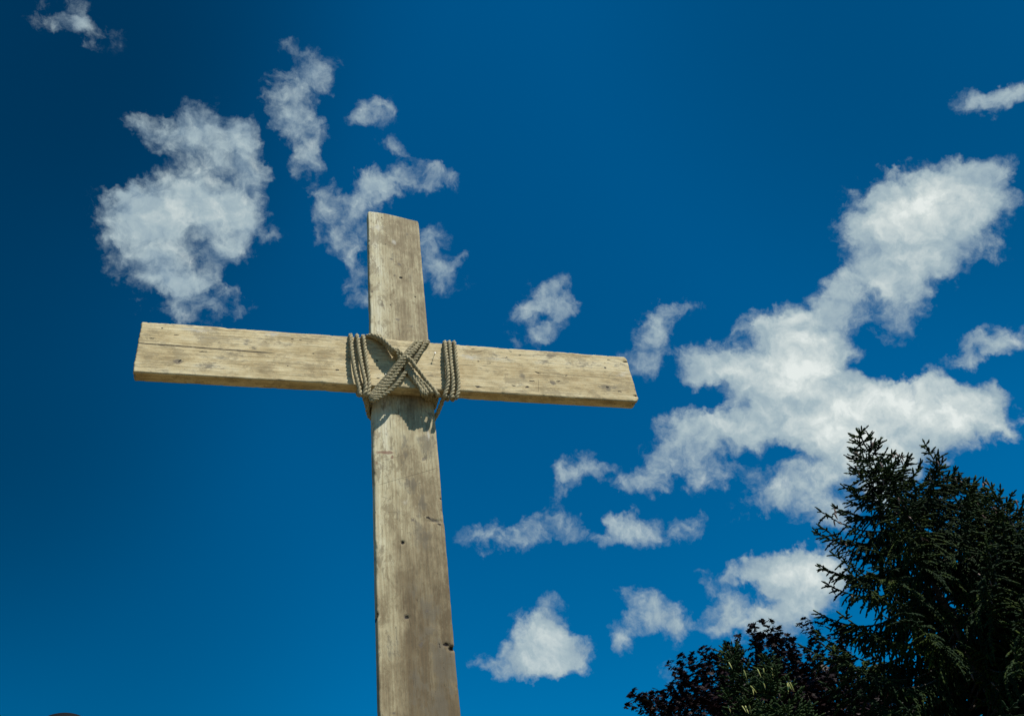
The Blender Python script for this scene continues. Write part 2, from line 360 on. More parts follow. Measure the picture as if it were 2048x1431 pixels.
bm_cracks = [ck(*Z3(60, 360), *Z3(1350, 455), .0042, 1., .005), ck(*Z3(1200, 440), *Z3(1900, 505), .0012, .7, .012),
 ck(*Z4(840, 350), *Z4(1030, 372), .0013, .8, .004), ck(*Z4(840, 412), *Z4(1420, 458), .0015, .8, .008), ck(*Z4(1400, 455), *Z4(1790, 485), .0011, .6, .006),
 ck(*Z4(865, 480), *Z4(862, 605), .0012, .7, .006), ck(*Z4(350, 310), *Z4(435, 312), .0012, .8, .003), ck(*Z4(700, 565), *Z4(775, 610), .0012, .7, .02), ck(*Z4(90, 330), *Z4(720, 380), .0009, .5, .008)]
mat_beam = wood("weathered_beam_wood", 0, [(.34, (.22, .15, .07)), (.43, (.43, .335, .175)), (.51, (.57, .47, .27)), (.58, (.64, .55, .345)), (.66, (.66, .61, .45))], bm_marks, bm_cracks)

up_marks = [
 mk('nailhole', *Z2(425, 178), .006, .006, y=0), mk('nailhole', *Z2(466, 452), .005, .005, y=0), mk('knot', *Z2(525, 605), .012, .012, y=0), mk('knot', *Z2(608, 655), .014, .016, y=0),
 mk('dark', *Z2(622, 795), .011, .010, y=0), mk('knot', *Z2(556, 770), .008, .008, y=0), mk('dark', *Z2(766, 990), .008, .008, y=0), mk('dark', *Z2(514, 1070), .007, .004, y=0),
 mk('knot', *Z2(590, 1222), .014, .012, y=0), mk('knot', *Z2(325, 935), .010, .008, y=0), mk('grey', *Z2(680, 350), .03, .03, 0, .9, y=0), mk('grey', *Z2(430, 1060), .012, .05, 0, .8, y=0),
 mk('grey', *Z2(700, 1290), .06, .05, 0, .6, y=0), mk('grey', *Z2(700, 800), .05, .10, 0, .5, y=0), mk('pale', *Z2(550, 430), .02, .03, 0, 1, y=0), mk('pale', *Z2(380, 280), .04, .04, 0, .9, y=0), mk('grey', *Z2(560, 560), .04, .05, 0, .6, y=0),
 mk('red', *Z5(310, 468), .055, .013, 0, 1, y=0), mk('red', *Z5(375, 510), .010, .012, 0, .9, y=0), mk('red', *Z5(235, 560), .012, .010, 0, .6, y=0),
 mk('knot', *Z5(665, 520), .013, .026, 35, 1, y=0), mk('grey', *Z5(480, 470), .055, .09, 0, .75, y=0), mk('grey', *Z5(690, 400), .05, .08, 0, .75, y=0), mk('grey', *Z5(570, 760), .04, .06, 0, .9, y=0),
 mk('grey', *Z5(640, 900), .03, .10, 0, .9, y=0), mk('knot', *Z5(560, 1068), .010, .014, 0, .9, y=0), mk('dark', *Z5(470, 1270), .011, .010, 0, 1.1, y=0), mk('knot', *Z5(760, 1070), .045, .010, 25, .9, y=0), mk('dark', *Z5(700, 1050), .014, .006, 20, 1, y=0),
 mk('dark', *Z5(800, 1110), .016, .005, 25, 1, y=0), mk('dark', *Z5(812, 880), .008, .004, 0, 1, y=0), mk('grey', *Z5(680, 1250), .06, .10, 0, .8, y=0), mk('pale', *Z5(695, 300), .014, .05, 0, .9, y=0), mk('pale', *Z5(500, 905), .03, .02, 0, .6, y=0),
 mk('dark', *Z6(510, 550), .012, .010, 0, 1, y=0), mk('knot', *Z6(500, 545), .018, .016, 0, .8, y=0), mk('knot', *Z6(635, 795), .012, .014, 0, .9, y=0), mk('dark', *Z6(905, 825), .013, .010, 0, 1.3, y=0), mk('dark', *Z6(860, 795), .014, .008, 0, 1, y=0),
 mk('dark', *Z6(795, 800), .003, .013, 0, .9, y=0), mk('pale', *Z6(830, 830), .020, .010, 0, .5, y=0), mk('pale', *Z6(850, 250), .012, .010, 0, .4, y=0), mk('grey', *Z6(560, 320), .05, .10, 0, .8, y=0), mk('grey', *Z6(700, 480), .06, .09, 0, .9, y=0),
 mk('grey', *Z6(640, 700), .06, .11, 0, .8, y=0), mk('grey', *Z6(850, 950), .07, .09, 0, .9, y=0), mk('grey', *Z6(600, 1150), .08, .12, 0, .7, y=0), mk('grey', *Z6(800, 1330), .07, .08, 0, .9, y=0), mk('knot', *Z6(690, 490), .008, .010, 0, .8, y=0),
 mk('dark', *Z6(238, 530), .006, .012, 0, 1.3, y=0), mk('knot', *Z6(395, 1410), .010, .008, 0, .9, y=0), mk('grey', *Z6(420, 900), .05, .12, 0, .5, y=0), mk('grey', *Z5(420, 1000), .02, .14, 0, .7, y=0),
]
up_cracks = [ck(*Z5(215, 768), *Z5(810, 596), .0011, .75, .004, y=0), ck(*Z5(225, 555), *Z5(480, 490), .0010, .5, .004, y=0), ck(*Z5(270, 855), *Z5(375, 888), .0012, .55, .004, y=0), ck(*Z5(325, 1000), *Z5(420, 1000), .0009, .55, .004, y=0),
 ck(*Z2(535, 480), *Z2(600, 1210), .0010, .6, .008, y=0), ck(*Z2(590, 1230), *Z2(612, 1400), .0012, .8, .006, y=0), ck(*Z5(450, 1240), *Z6(445, 60), .0009, .7, .004, y=0),
 ck(*Z6(525, 560), *Z6(545, 640), .0010, .7, .004, y=0), ck(*Z6(560, 900), *Z6(600, 1300), .0010, .45, .010, y=0), ck(*Z6(415, 620), *Z6(415, 760), .0012, .6, .006, y=0)]
def up_extra(n, P, tone):          # weathering: silvery strip along the left edge, darker stained wood towards the bottom
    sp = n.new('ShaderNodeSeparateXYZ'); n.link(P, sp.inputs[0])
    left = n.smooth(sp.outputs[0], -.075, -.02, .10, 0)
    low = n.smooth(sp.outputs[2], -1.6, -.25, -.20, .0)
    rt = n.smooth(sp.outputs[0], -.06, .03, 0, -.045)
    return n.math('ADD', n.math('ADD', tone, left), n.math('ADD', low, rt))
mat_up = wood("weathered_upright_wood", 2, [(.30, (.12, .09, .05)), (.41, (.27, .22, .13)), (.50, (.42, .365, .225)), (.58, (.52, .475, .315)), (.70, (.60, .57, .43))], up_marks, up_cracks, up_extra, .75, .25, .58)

def plank(name, mat, axis, width, thick, y0, e0, e1, dens, seed, dents=(), r=.006):
    """rounded plank. axis: 2 along z or 0 along x. e0/e1: functions of the across coordinate giving both ends.
    y0: y of the front face. dens: list of along parameters 0..1"""
    hw = width/2; nf = 64; ns = 12; nc = 4
    prof = []                       # (across, depth from front, nx, ny)
    def corner(cx, cy, a0):
        for i in range(nc+1):
            a = a0+math.pi/2*i/nc; prof.append((cx+r*math.cos(a), cy+r*math.sin(a), math.cos(a), math.sin(a)))
    for i in range(1, nf): prof.append((-hw+r+(width-2*r)*i/nf, 0, 0, -1))
    corner(hw-r, r, -math.pi/2)
    for i in range(1, ns): prof.append((hw, r+(thick-2*r)*i/ns, 1, 0))
    corner(hw-r, thick-r, 0)
    for i in range(1, 16): prof.append((hw-r-(width-2*r)*i/16, thick, 0, 1))
    corner(-hw+r, thick-r, math.pi/2)
    for i in range(1, ns): prof.append((-hw, thick-r-(thick-2*r)*i/ns, -1, 0))
    corner(-hw+r, r, math.pi)
    pr = np.array(prof); n = len(pr); A, Dp, NX, NY = pr.T
    # how near each profile point is to a corner
    cd = np.minimum(hw-np.abs(A), 1)+np.minimum(np.minimum(Dp, thick-Dp), 1); edge = np.exp(-(cd/.006)**2)
    V = []
    for t in dens:
        lo, hi = e0(A), e1(A); L = lo+(hi-lo)*t; lm = L.mean()
        a = A.copy(); d = Dp.copy()
        side = np.where(A > 0, 1, -1)
        wob = .0014*vnoise(lm*7+side*17, seed)+.0003*vnoise(lm*60+side*31, seed+1)
        a += NX*wob; d += NY*(.0008*vnoise(lm*5+A*0, seed+2)+.0007*vnoise(A*14, seed+6)+.0006*vnoise(L*45, seed+5)*vnoise(A*60+3, seed+7))
        chip = np.maximum(0, vnoise(L*55+side*7+np.where(Dp > thick/2, 50, 0), seed+3)-.5)*.0030+np.maximum(0, vnoise(L*13+side*7, seed+4)-.4)*.004
        a -= np.sign(A)*edge*chip; d += np.where(Dp < thick/2, 1, -1)*edge*chip
        for (ca, cl, ra, rl, dep) in dents:
            q = ((A-ca)/ra)**2+((L-cl)/rl)**2; k_ = np.exp(-q*1.2)*dep*(Dp < thick*.7)
            d = d+np.where(NY < -.3, k_, 0); a = a-NX*np.where(np.abs(NX) > .3, k_, 0)
        # round the two ends over
        el = np.minimum(np.abs(hi-L), np.abs(L-lo)); rr = .005; q = np.clip(1-el/rr, 0, 1); ins = rr*(1-np.sqrt(np.clip(1-q*q, 0, 1)))
        a -= np.sign(A)*ins*(np.abs(A) > hw-rr*1.5)*np.clip((np.abs(A)-(hw-rr*1.5))/(rr*1.5), 0, 1)
        d += np.where(Dp < thick/2, 1, -1)*ins*np.clip(1-np.minimum(Dp, thick-Dp)/.006, 0, 1)
        row = np.zeros((n, 3)); row[:, 1] = y0+d
        if axis == 2: row[:, 0] = a; row[:, 2] = L
        else: row[:, 0] = L; row[:, 2] = -a      # across runs downwards on the beam
        V.append(row)
    k_ = len(dens); V = np.concatenate(V)
    Q = [(i*n+j, i*n+(j+1) % n, (i+1)*n+(j+1) % n, (i+1)*n+j) for i in range(k_-1) for j in range(n)]
    # end caps: shrink rings to the centre line
    V = [tuple(v) for v in V]
    for (base, end, sgn) in ((0, 0, -1), ((k_-1)*n, 1, 1)):
        ring0 = [base+j for j in range(n)]; prev = ring0
        for s in (.97, .85, .6, .3):
            nr = []
            for j in range(n):
                v = np.array(V[ring0[j]]); y = v[1]; cy = y0+thick/2
                v2 = v.copy(); v2[1] = cy+(y-cy)*s
                v2[0 if axis == 2 else 2] = v[0 if axis == 2 else 2]*(1 if s > .5 else 1)
                al = 2 if axis == 2 else 0
                v2[al] += sgn*.0012*vnoise(v[0 if axis == 2 else 2]*160+s*9, seed+8)
                nr.append(len(V)); V.append(tuple(v2))
            Q += [(prev[j], prev[(j+1) % n], nr[(j+1) % n], nr[j]) for j in range(n)]; prev = nr
        Q.append(tuple(prev if sgn > 0 else prev[::-1]))
    if axis == 0: pass
    me = mesh(name, V, Q, mat)
    import bmesh
    b = bmesh.new(); b.from_mesh(me); bmesh.ops.recalc_face_normals(b, faces=b.faces); b.to_mesh(me); b.free()
    return me

def crn(a, hw, r, k=1.):            # rounding of a corner seen on the face
    x = np.clip((np.abs(a)-(hw-r))/r, 0, 1); return r*k*(1-np.sqrt(1-x*x*.999))
zlow = -ZB-.5
def up_top(a):
    t = (a+PW/2)/PW
    return .971-.006*t-.023*t**1.6+.0035*np.sin(t*5.2)+.0012*vnoise(a*70, 3)+.0006*vnoise(a*240, 4)-crn(a, PW/2, .011)*(1-.3*(a < 0))
t_up = np.concatenate([np.linspace(0, .45, 30, endpoint=False), np.linspace(.45, .995, 700, endpoint=False), np.linspace(.995, 1, 22)])
def pt(px, py, y): p = on_y(px, py, y)-ORG; return p
dn = []
for (px, py, ra, rl, dep) in ((*Z5(470, 1270), .006, .005, .007), (*Z6(908, 825), .010, .007, .012), (*Z6(860, 795), .010, .005, .005), (*Z5(760, 1080), .03, .007, .003), (*Z6(236, 530), .006, .008, .007),
                              (*Z2(622, 795), .006, .006, .004), (*Z6(510, 550), .008, .006, .004), (*Z5(665, 520), .008, .014, .002), (*Z2(292, 418), .004, .004, .005), (*Z5(812, 880), .005, .003, .004)):
    p = pt(px, py, 0); dn.append((p[0], p[2], ra, rl, dep))
up = obj('upright_plank', plank('upright_plank', mat_up, 2, PW, TB, 0., lambda a: a*0+zlow, up_top, t_up, 11, dn), cross, loc=(0, 0, ZB))
# beam: across coordinate a = -z ; slightly different end shapes
def bl(a): return -.946+.009*(a/BH)*1.0+.0014*vnoise(a*110, 21)+.0007*vnoise(a*300, 23)+crn(a, BH/2, .006)
def br(a): return .9565+.0013*vnoise(a*60, 22)-crn(a, BH/2, .020)*np.where(a > 0, 1.15, .75)
t_b = np.concatenate([np.linspace(0, .006, 12, endpoint=False), np.linspace(.006, .994, 560, endpoint=False), np.linspace(.994, 1, 16)])
dnb = []
for (px, py, ra, rl, dep) in ((*Z4(1705, 307), .004, .012, .004), (*Z4(1815, 640), .004, .010, .005), (*Z4(855, 415), .003, .012, .002), (*Z3(510, 520), .01, .01, .0015), (*Z3(930, 238), .004, .012, .005), (*Z4(1440, 752), .003, .012, .003)):
    p = pt(px, py, -TB); dnb.append((-p[2], p[0], ra, rl, dep))
beam = obj('crossbeam', plank('crossbeam', mat_beam, 0, BH, TB, -TB, bl, br, t_b, 33, dnb, .0055), cross, loc=(0, 0, ZB))

# nails left in the beam
mt_n, n, bs = newmat("galvanised_nail"); bs.inputs['Base Color'].default_value = (.55, .56, .56, 1); bs.inputs['Metallic'].default_value = .6; bs.inputs['Roughness'].default_value = .45
def Z1(x, y): return 640+x/5.503, 620+y/5.503
for (zx, zy, L) in ((1249, 515, .020), (716, 716, .004)):
    p = pt(*Z1(zx, zy), -TB); a = Acc()
    tip = p+np.array([.003, -L, .004 if L > .01 else 0])
    a.add(tube([p+np.array([0, .004, 0]), p, tip], [.0011]*3, 8)); d = (tip-p)/np.linalg.norm(tip-p)
    a.add(tube([tip, tip+d*.0006, tip+d*.0016], [.0034, .0036, .0024], 12))
    obj('nail', mesh('nail', a.v, a.f, mt_n), beam)

# ------------------------------------------------------------------ rope
mt_r, n, bs = newmat("hemp_rope"); tcn = n.new('ShaderNodeTexCoord'); P = tcn.outputs['Object']
c = n.ramp(n.noise(P, 160, 5, .7), [(.32, (.11, .085, .045)), (.48, (.31, .265, .16)), (.63, (.42, .375, .245))])
c = n.mix(n.smooth(n.noise(P, 16, 4, .6), .5, .7, 0, .4), c, (.23, .205, .145))
n.link(c, bs.inputs['Base Color']); bs.inputs['Roughness'].default_value = .9; bs.inputs['Specular IOR Level'].default_value = .15
bp = n.new('ShaderNodeBump'); bp.inputs['Strength'].default_value = .8; bp.inputs['Distance'].default_value = .0012
n.link(n.noise(P, 700, 3, .7), bp.inputs['Height']); n.link(bp.outputs[0], bs.inputs['Normal'])
RR = .0083
def catmull(P, step=.002):
    P = np.array(P, float); Pp = np.vstack([2*P[0]-P[1], P, 2*P[-1]-P[-2]]); out = []
    for i in range(1, len(Pp)-2):
        p0, p1, p2, p3 = Pp[i-1:i+3]
        d1 = max(np.linalg.norm(p1-p0), 1e-6)**.5; d2 = max(np.linalg.norm(p2-p1), 1e-6)**.5; d3 = max(np.linalg.norm(p3-p2), 1e-6)**.5
        m1 = (p1-p0)/d1-(p2-p0)/(d1+d2)+(p2-p1)/d2; m2 = (p2-p1)/d2-(p3-p1)/(d2+d3)+(p3-p2)/d3; m1 *= d2; m2 *= d2
        k = max(2, int(np.linalg.norm(p2-p1)/step))
        for t in np.arange(k)/k:
            t2, t3 = t*t, t*t*t; out.append((2*t3-3*t2+1)*p1+(t3-2*t2+t)*m1+(-2*t3+3*t2)*p2+(t3-t2)*m2)
    out.append(P[-1]); out = np.array(out)
    s = np.concatenate([[0], np.cumsum(np.linalg.norm(np.diff(out, axis=0), axis=1))]); u = np.arange(0, s[-1], step)
    return np.stack([np.interp(u, s, out[:, i]) for i in range(3)], 1)
NTH = 24
th = np.arange(NTH)*2*math.pi/NTH
def trefoil(ph):
    r = np.zeros(NTH)
    for k in range(3):
        d = th-ph-2*math.pi*k/3; cc, aa = .505, .53; q = aa*aa-(cc*np.sin(d))**2
        r = np.maximum(r, np.where((q > 0) & (np.cos(d) > 0), cc*np.cos(d)+np.sqrt(np.maximum(q, 0)), 0))
    return r
def rope(pts, rad=RR, pitch=.052, step=.002):
    P = catmull(pts, step)
    for _ in range(4): P[1:-1] = (P[:-2]+2*P[1:-1]+P[2:])/4
    T = np.gradient(P, axis=0); T /= np.linalg.norm(T, axis=1)[:, None]+1e-12
    N = np.cross(T[0], [0, 0, 1.]) if abs(T[0][2]) < .9 else np.cross(T[0], [1., 0, 0]); N /= np.linalg.norm(N); V = []
    ph0 = rng.uniform(0, 6)
    for i in range(len(P)):
        N = N-T[i]*(N@T[i]); N /= np.linalg.norm(N)+1e-12; B = np.cross(T[i], N)
        rr = trefoil(ph0+2*math.pi*i*step/pitch)*rad*(1+.03*math.sin(i*.05+ph0))
        V.append(P[i]+(rr*np.cos(th))[:, None]*N+(rr*np.sin(th))[:, None]*B)
    k = len(P); V = [tuple(v) for v in np.concatenate(V)]
    Fc = [(i*NTH+j, i*NTH+(j+1) % NTH, (i+1)*NTH+(j+1) % NTH, (i+1)*NTH+j) for i in range(k-1) for j in range(NTH)]
    Fc += [tuple(range(NTH))[::-1], tuple((k-1)*NTH+j for j in range(NTH))]
    # loose fibres
    for _ in range(int(k*.06)):
        i = rng.integers(2, k-2); a = rng.uniform(0, 6.28); B = np.cross(T[i], rng.normal(size=3)); B /= np.linalg.norm(B)
        p = P[i]+B*rad*.9; q = p+B*rng.uniform(.002, .005)+T[i]*rng.uniform(-.006, .006); s = T[i]*.00035
        b = len(V); V += [tuple(p-s), tuple(p+s), tuple(q)]; Fc.append((b, b+1, b+2))
    return V, Fc
H = BH/2
def fr(zx, zy, off): return on_y(*Z1(zx, zy), -TB-off)-ORG
def coil_strand(zp, offs):          # front run; zp in enlarged photo coordinates
    return [fr(x, y, o) for (x, y), o in zip(zp, offs)]
def over_top(x, back=True): return [np.array([x, -TB*.55, H+RR*.9])]
def behind(x0, x1): return [np.array([x0, -.001, -H-RR*.7]), np.array([x0, RR*.95, -H*.8]), np.array([(x0+x1)/2, RR*.95, 0]), np.array([x1, RR*.95, H*.8]), np.array([x1, -.002, H+RR*.8])]
def make_coil(strands, offs, start_back=True, tail=None):
    pts = []
    for i, (zp, of) in enumerate(zip(strands, offs)):
        run = coil_strand(zp, of); xt = run[0][0]; xb = run[-1][0]
        if i == 0: pts += [np.array([xt, RR*.95, 0]), np.array([xt, RR*.95, H*.8]), np.array([xt, -.002, H+RR*.8])]
        pts += [np.array([xt, -TB*.6, H+RR*.85])]+run
        last = i == len(strands)-1
        if last and tail is not None: pts += tail
        else:
            pts += [np.array([xb, -TB*.5, -H-RR*.85])]
            nx = coil_strand([strands[i+1][0]], [offs[i+1][0]])[0][0] if not last else xb
            b = behind(xb, nx); pts += b if not last else b[:3]
    return pts
o_l = [.006, .016, .021, .021, .017, .012, .008]
sA = [(337, 275), (345, 400), (362, 540), (385, 680), (412, 790), (432, 870), (440, 935)]
sB = [(407, 278), (425, 410), (448, 550), (474, 680), (497, 790), (500, 870), (485, 935)]
sC = [(474, 285), (492, 410), (511, 550), (530, 680), (541, 790), (538, 870), (522, 940)]
coilL = make_coil([sA, sB, sC], [o_l, [x*.95 for x in o_l], [.006, .011, .012, .013, .012, .012, .009]])
rA = [(1474, 352), (1490, 450), (1502, 570), (1516, 690), (1525, 800), (1522, 890), (1500, 965)]
rB = [(1423, 350), (1433, 470), (1443, 590), (1456, 710), (1463, 810), (1458, 890), (1440, 965)]
rC = [(1374, 350), (1383, 460), (1399, 590), (1407, 700), (1405, 800), (1390, 880), (1370, 950)]
tailR = [np.array([.150, -.034, -H-.020]), np.array([.139, -.008, -H-.046]), np.array([.127, .026, -H-.066]), np.array([.105, .0625, -H-.080]), np.array([0, .0625, -H-.06])]
coilR = make_coil([rA, rB, rC], [[.006, .010, .012, .013, .012, .012, .009], [.006, .014, .016, .017, .014, .012, .009], [.006, .018, .022, .023, .018, .013, .010]], tail=tailR)

PH = PW/2; BK = TB+RR               # back of the post
def round_top_right(x, lift=0): return [np.array([x, -TB*.5, H+RR*.9+lift]), np.array([x+.012, -RR*1.1, H+RR*1.4+lift]), np.array([PH+RR*.9, .010, H+RR*1.5+lift]), np.array([PH+RR*.7, TB*.8, H*.85+lift]), np.array([PH*.8, BK, H*.6+lift])]
def from_left_bottom(x, k): return [np.array([-PH*.8, BK, -H*.7-k*.01]), np.array([-PH-RR*.8, TB*.7, -H-.016-k*.007]), np.array([-PH-RR*1.0, .008, -H-.018-k*.006]), np.array([x, -TB*.55, -H-RR*1.05-k*.002])]
diag = []
def fp(px, py, off): return on_y(px, py, -TB-off)-ORG
def ZA(x, y): return 780+x/13.007, 680+y/13.009      # enlargement of the crossing
def ZC(x, y): return 690+x/17.89, 740+y/17.89        # enlargement of the lower left
# strands rising from lower left to upper right
rise = [
 ([ZC(930, 960), ZC(1180, 700), ZC(1420, 400), ZC(1640, 130), ZA(170, 700), ZA(300, 560), ZA(420, 420), ZA(530, 310), ZA(650, 205), ZA(740, 110), ZA(790, 45)], [.009, .011, .013, .017, .022, .026, .029, .026, .018, .010, .006]),
 ([ZC(900, 900), ZC(1080, 700), ZC(1290, 450), ZC(1520, 200), ZA(90, 730), ZA(210, 590), ZA(330, 450), ZA(430, 320), ZA(540, 190), ZA(640, 95), ZA(690, 35)], [.009, .010, .012, .015, .018, .022, .025, .022, .016, .010, .006]),
 ([ZC(960, 1020), ZC(1260, 830), ZC(1550, 520), ZC(1750, 250), ZA(230, 760), ZA(290, 680), ZA(370, 580), ZA(480, 440), ZA(600, 310), ZA(700, 190), ZA(820, 30)], [.009, .011, .014, .017, .019, .020, .022, .024, .022, .014, .006]),
 ([ZC(980, 1080), ZC(1300, 930), ZC(1600, 730), ZC(1850, 500), ZA(290, 990), ZA(400, 840), ZA(490, 730), ZA(600, 590), ZA(680, 460), ZA(780, 310), ZA(880, 150), ZA(985, 35)], [.008, .009, .010, .012, .012, .012, .012, .011, .011, .011, .009, .006])]
rise.append(([((a_[0]+b_[0])/2, (a_[1]+b_[1])/2) for a_, b_ in zip(rise[0][0], rise[2][0])], [.010, .011, .012, .012, .012, .013, .013, .012, .010, .010, .006]))  # extra hidden strand, added to make the lashing's shadow more solid
for k, (pts_, of) in enumerate(rise):
    run = [fp(x, y, o) for (x, y), o in zip(pts_, of)]
    diag.append(from_left_bottom(run[0][0]-.006, k)+run+round_top_right(run[-1][0]+.002, .003*(k % 2)))
# strands falling from upper left to lower right
def ZE(x, y): return 690+x/17.89, 660+y/17.89        # enlargement of the upper left
def from_left_top(x, k): return [np.array([-PH*.7, BK, H*.55]), np.array([-PH-RR*.8, TB*.7, H*.9]), np.array([-PH-RR*.8, .004, H+RR*1.1]), np.array([x-.006, -TB*.5, H+RR*.9])]
def to_right_bottom(x, k): return [np.array([x+.003, -TB*.55, -H-RR*.9]), np.array([max(x+.006, PH-.025+k*.008), -.004, -H-RR*1.3]), np.array([PH+RR*.75, .016, -H-.008-k*.003]), np.array([PH+RR*.6, TB*.8, -H-.006-k*.003]), np.array([PH*.7, BK, -H*.8])]
fall = [
 ([ZE(830, 190), ZE(1060, 250), ZE(1290, 360), ZE(1520, 560), ZE(1740, 800), ZA(120, 300), ZA(260, 460), ZA(400, 640), ZA(500, 800), ZA(600, 960), ZA(700, 1110), ZA(790, 1260), ZA(860, 1400)], [.007, .016, .024, .030, .031, .026, .018, .012, .011, .012, .010, .009, .008]),
 ([ZE(1150, 190), ZE(1300, 250), ZE(1420, 400), ZE(1620, 600), ZE(1860, 840), ZA(200, 280), ZA(320, 400), ZA(450, 590), ZA(560, 770), ZA(660, 930), ZA(820, 1070), ZA(960, 1200), ZA(1080, 1370)], [.006, .010, .018, .025, .027, .024, .018, .013, .012, .012, .011, .009, .008]),
 ([ZE(900, 180), ZE(1120, 215), ZE(1340, 320), ZE(1560, 520), ZE(1800, 740), ZA(150, 230), ZA(300, 360), ZA(400, 410), ZA(490, 470), ZA(570, 550), ZA(660, 690), ZA(790, 850), ZA(900, 1000), ZA(1040, 1160), ZA(1180, 1330), ZA(1250, 1430)], [.012, .026, .036, .040, .040, .034, .022, .018, .033, .034, .029, .022, .015, .012, .010, .009]),
 ([ZE(1240, 250), ZE(1350, 330), ZE(1450, 470), ZE(1600, 680), ZE(1760, 900), ZA(130, 380), ZA(280, 540), ZA(420, 740), ZA(540, 930), ZA(640, 1070), ZA(740, 1180), ZA(840, 1290), ZA(930, 1420)], [.006, .008, .010, .012, .014, .012, .010, .009, .009, .009, .009, .009, .008])]
fall.append(([((a_[0]+b_[0])/2, (a_[1]+b_[1])/2) for a_, b_ in zip(fall[0][0], fall[1][0])], [.007, .012, .018, .020, .020, .016, .012, .010, .010, .010, .010, .009, .008]))  # one more strand in between, added unseen to close slits in the shadow
for k, (pts_, of) in enumerate(fall):
    run = [fp(x, y, o) for (x, y), o in zip(pts_, of)]
    diag.append(from_left_top(run[0][0], k)+run+to_right_bottom(run[-1][0], k))
# loops that hang below the left coil and pass behind the post
for k in range(3):
    diag.append([np.array([-.168+k*.012, -TB-.004, -H+.012-k*.003]), np.array([-.160+k*.009, -TB*.6, -H-.013-k*.007]), np.array([-.148+k*.005, -.012, -H-.026-k*.012]), np.array([-.134+k*.001, .018, -H-.038-k*.014]), np.array([-.112, BK, -H-.040-k*.014]), np.array([0, BK, -H-.03-k*.014])])
a = Acc()
for d in diag: a.add(rope(d))
lash = obj('rope_lashing', mesh('rope_lashing', a.v, a.f, mt_r), cross, loc=(0, 0, ZB))
for nm, pts, lb in (('rope_coil', coilL, 'rope coil left of the rope crossing'), ('rope_coil', coilR, 'rope coil right of the rope crossing, with a loose tail')):
    v, f = rope(pts); obj(nm, mesh(nm, v, f, mt_r), lash, label=lb)

# ------------------------------------------------------------------ foliage materials
def leafmat(name, c0, c1, c2, rough=.6, trans=.12, sc=6.):
    mt, n, bs = newmat(name); tcn = n.new('ShaderNodeTexCoord'); P = tcn.outputs['Object']
    t = n.math('ADD', n.math('MULTIPLY', n.noise(P, 1.1, 3, .6), .55), n.math('MULTIPLY', n.noise(P, sc*3, 2, .6), .45))
    c = n.ramp(t, [(.36, c0), (.5, c1), (.62, c2)]); n.link(c, bs.inputs['Base Color'])
    bs.inputs['Roughness'].default_value = rough; bs.inputs['Specular IOR Level'].default_value = .12
    if trans:
        tr = n.new('ShaderNodeBsdfTranslucent'); n.link(c, tr.inputs[0]); ms = n.new('ShaderNodeMixShader'); ms.inputs[0].default_value = trans
        n.link(bs.outputs[0], ms.inputs[1]); n.link(tr.outputs[0], ms.inputs[2]); n.link(ms.outputs[0], mt.node_tree.nodes['Material Output'].inputs[0])
    return mt
M_need = leafmat("spruce_needles", (.002, .009, .0035), (.006, .019, .005), (.034, .052, .005), .8, 0)  # the yellow-green tone paints sunlit patches into the needle colour
M_need2 = leafmat("young_spruce_needles", (.006, .017, .006), (.013, .030, .008), (.026, .045, .010), .8, 0)
M_maple = leafmat("copper_maple_leaf", (.004, .0018, .0024), (.008, .0035, .0042), (.018, .0075, .008), .5, .06)
mt, n, bs = newmat("bark"); tcn = n.new('ShaderNodeTexCoord')
n.link(n.ramp(n.noise(n.vmath('MULTIPLY', tcn.outputs['Object'], (1, 1, .35)), 22, 6, .7), [(.35, (.03, .022, .017)), (.6, (.10, .08, .062)), (.75, (.17, .145, .12))]), bs.inputs['Base Color']); bs.inputs['Roughness'].default_value = .9; M_bark = mt
def conemat(name, a, b):
    mt, n, bs = newmat(name); tcn = n.new('ShaderNodeTexCoord')
    n.link(n.ramp(n.noise(tcn.outputs['Object'], 60, 4, .6), [(.35, a), (.65, b)]), bs.inputs['Base Color']); bs.inputs['Roughness'].default_value = .6; return mt
M_cone = conemat("ripe_cone", (.05, .024, .016), (.13, .07, .048)); M_coneg = conemat("unripe_cone", (.26, .28, .06), (.42, .42, .14))

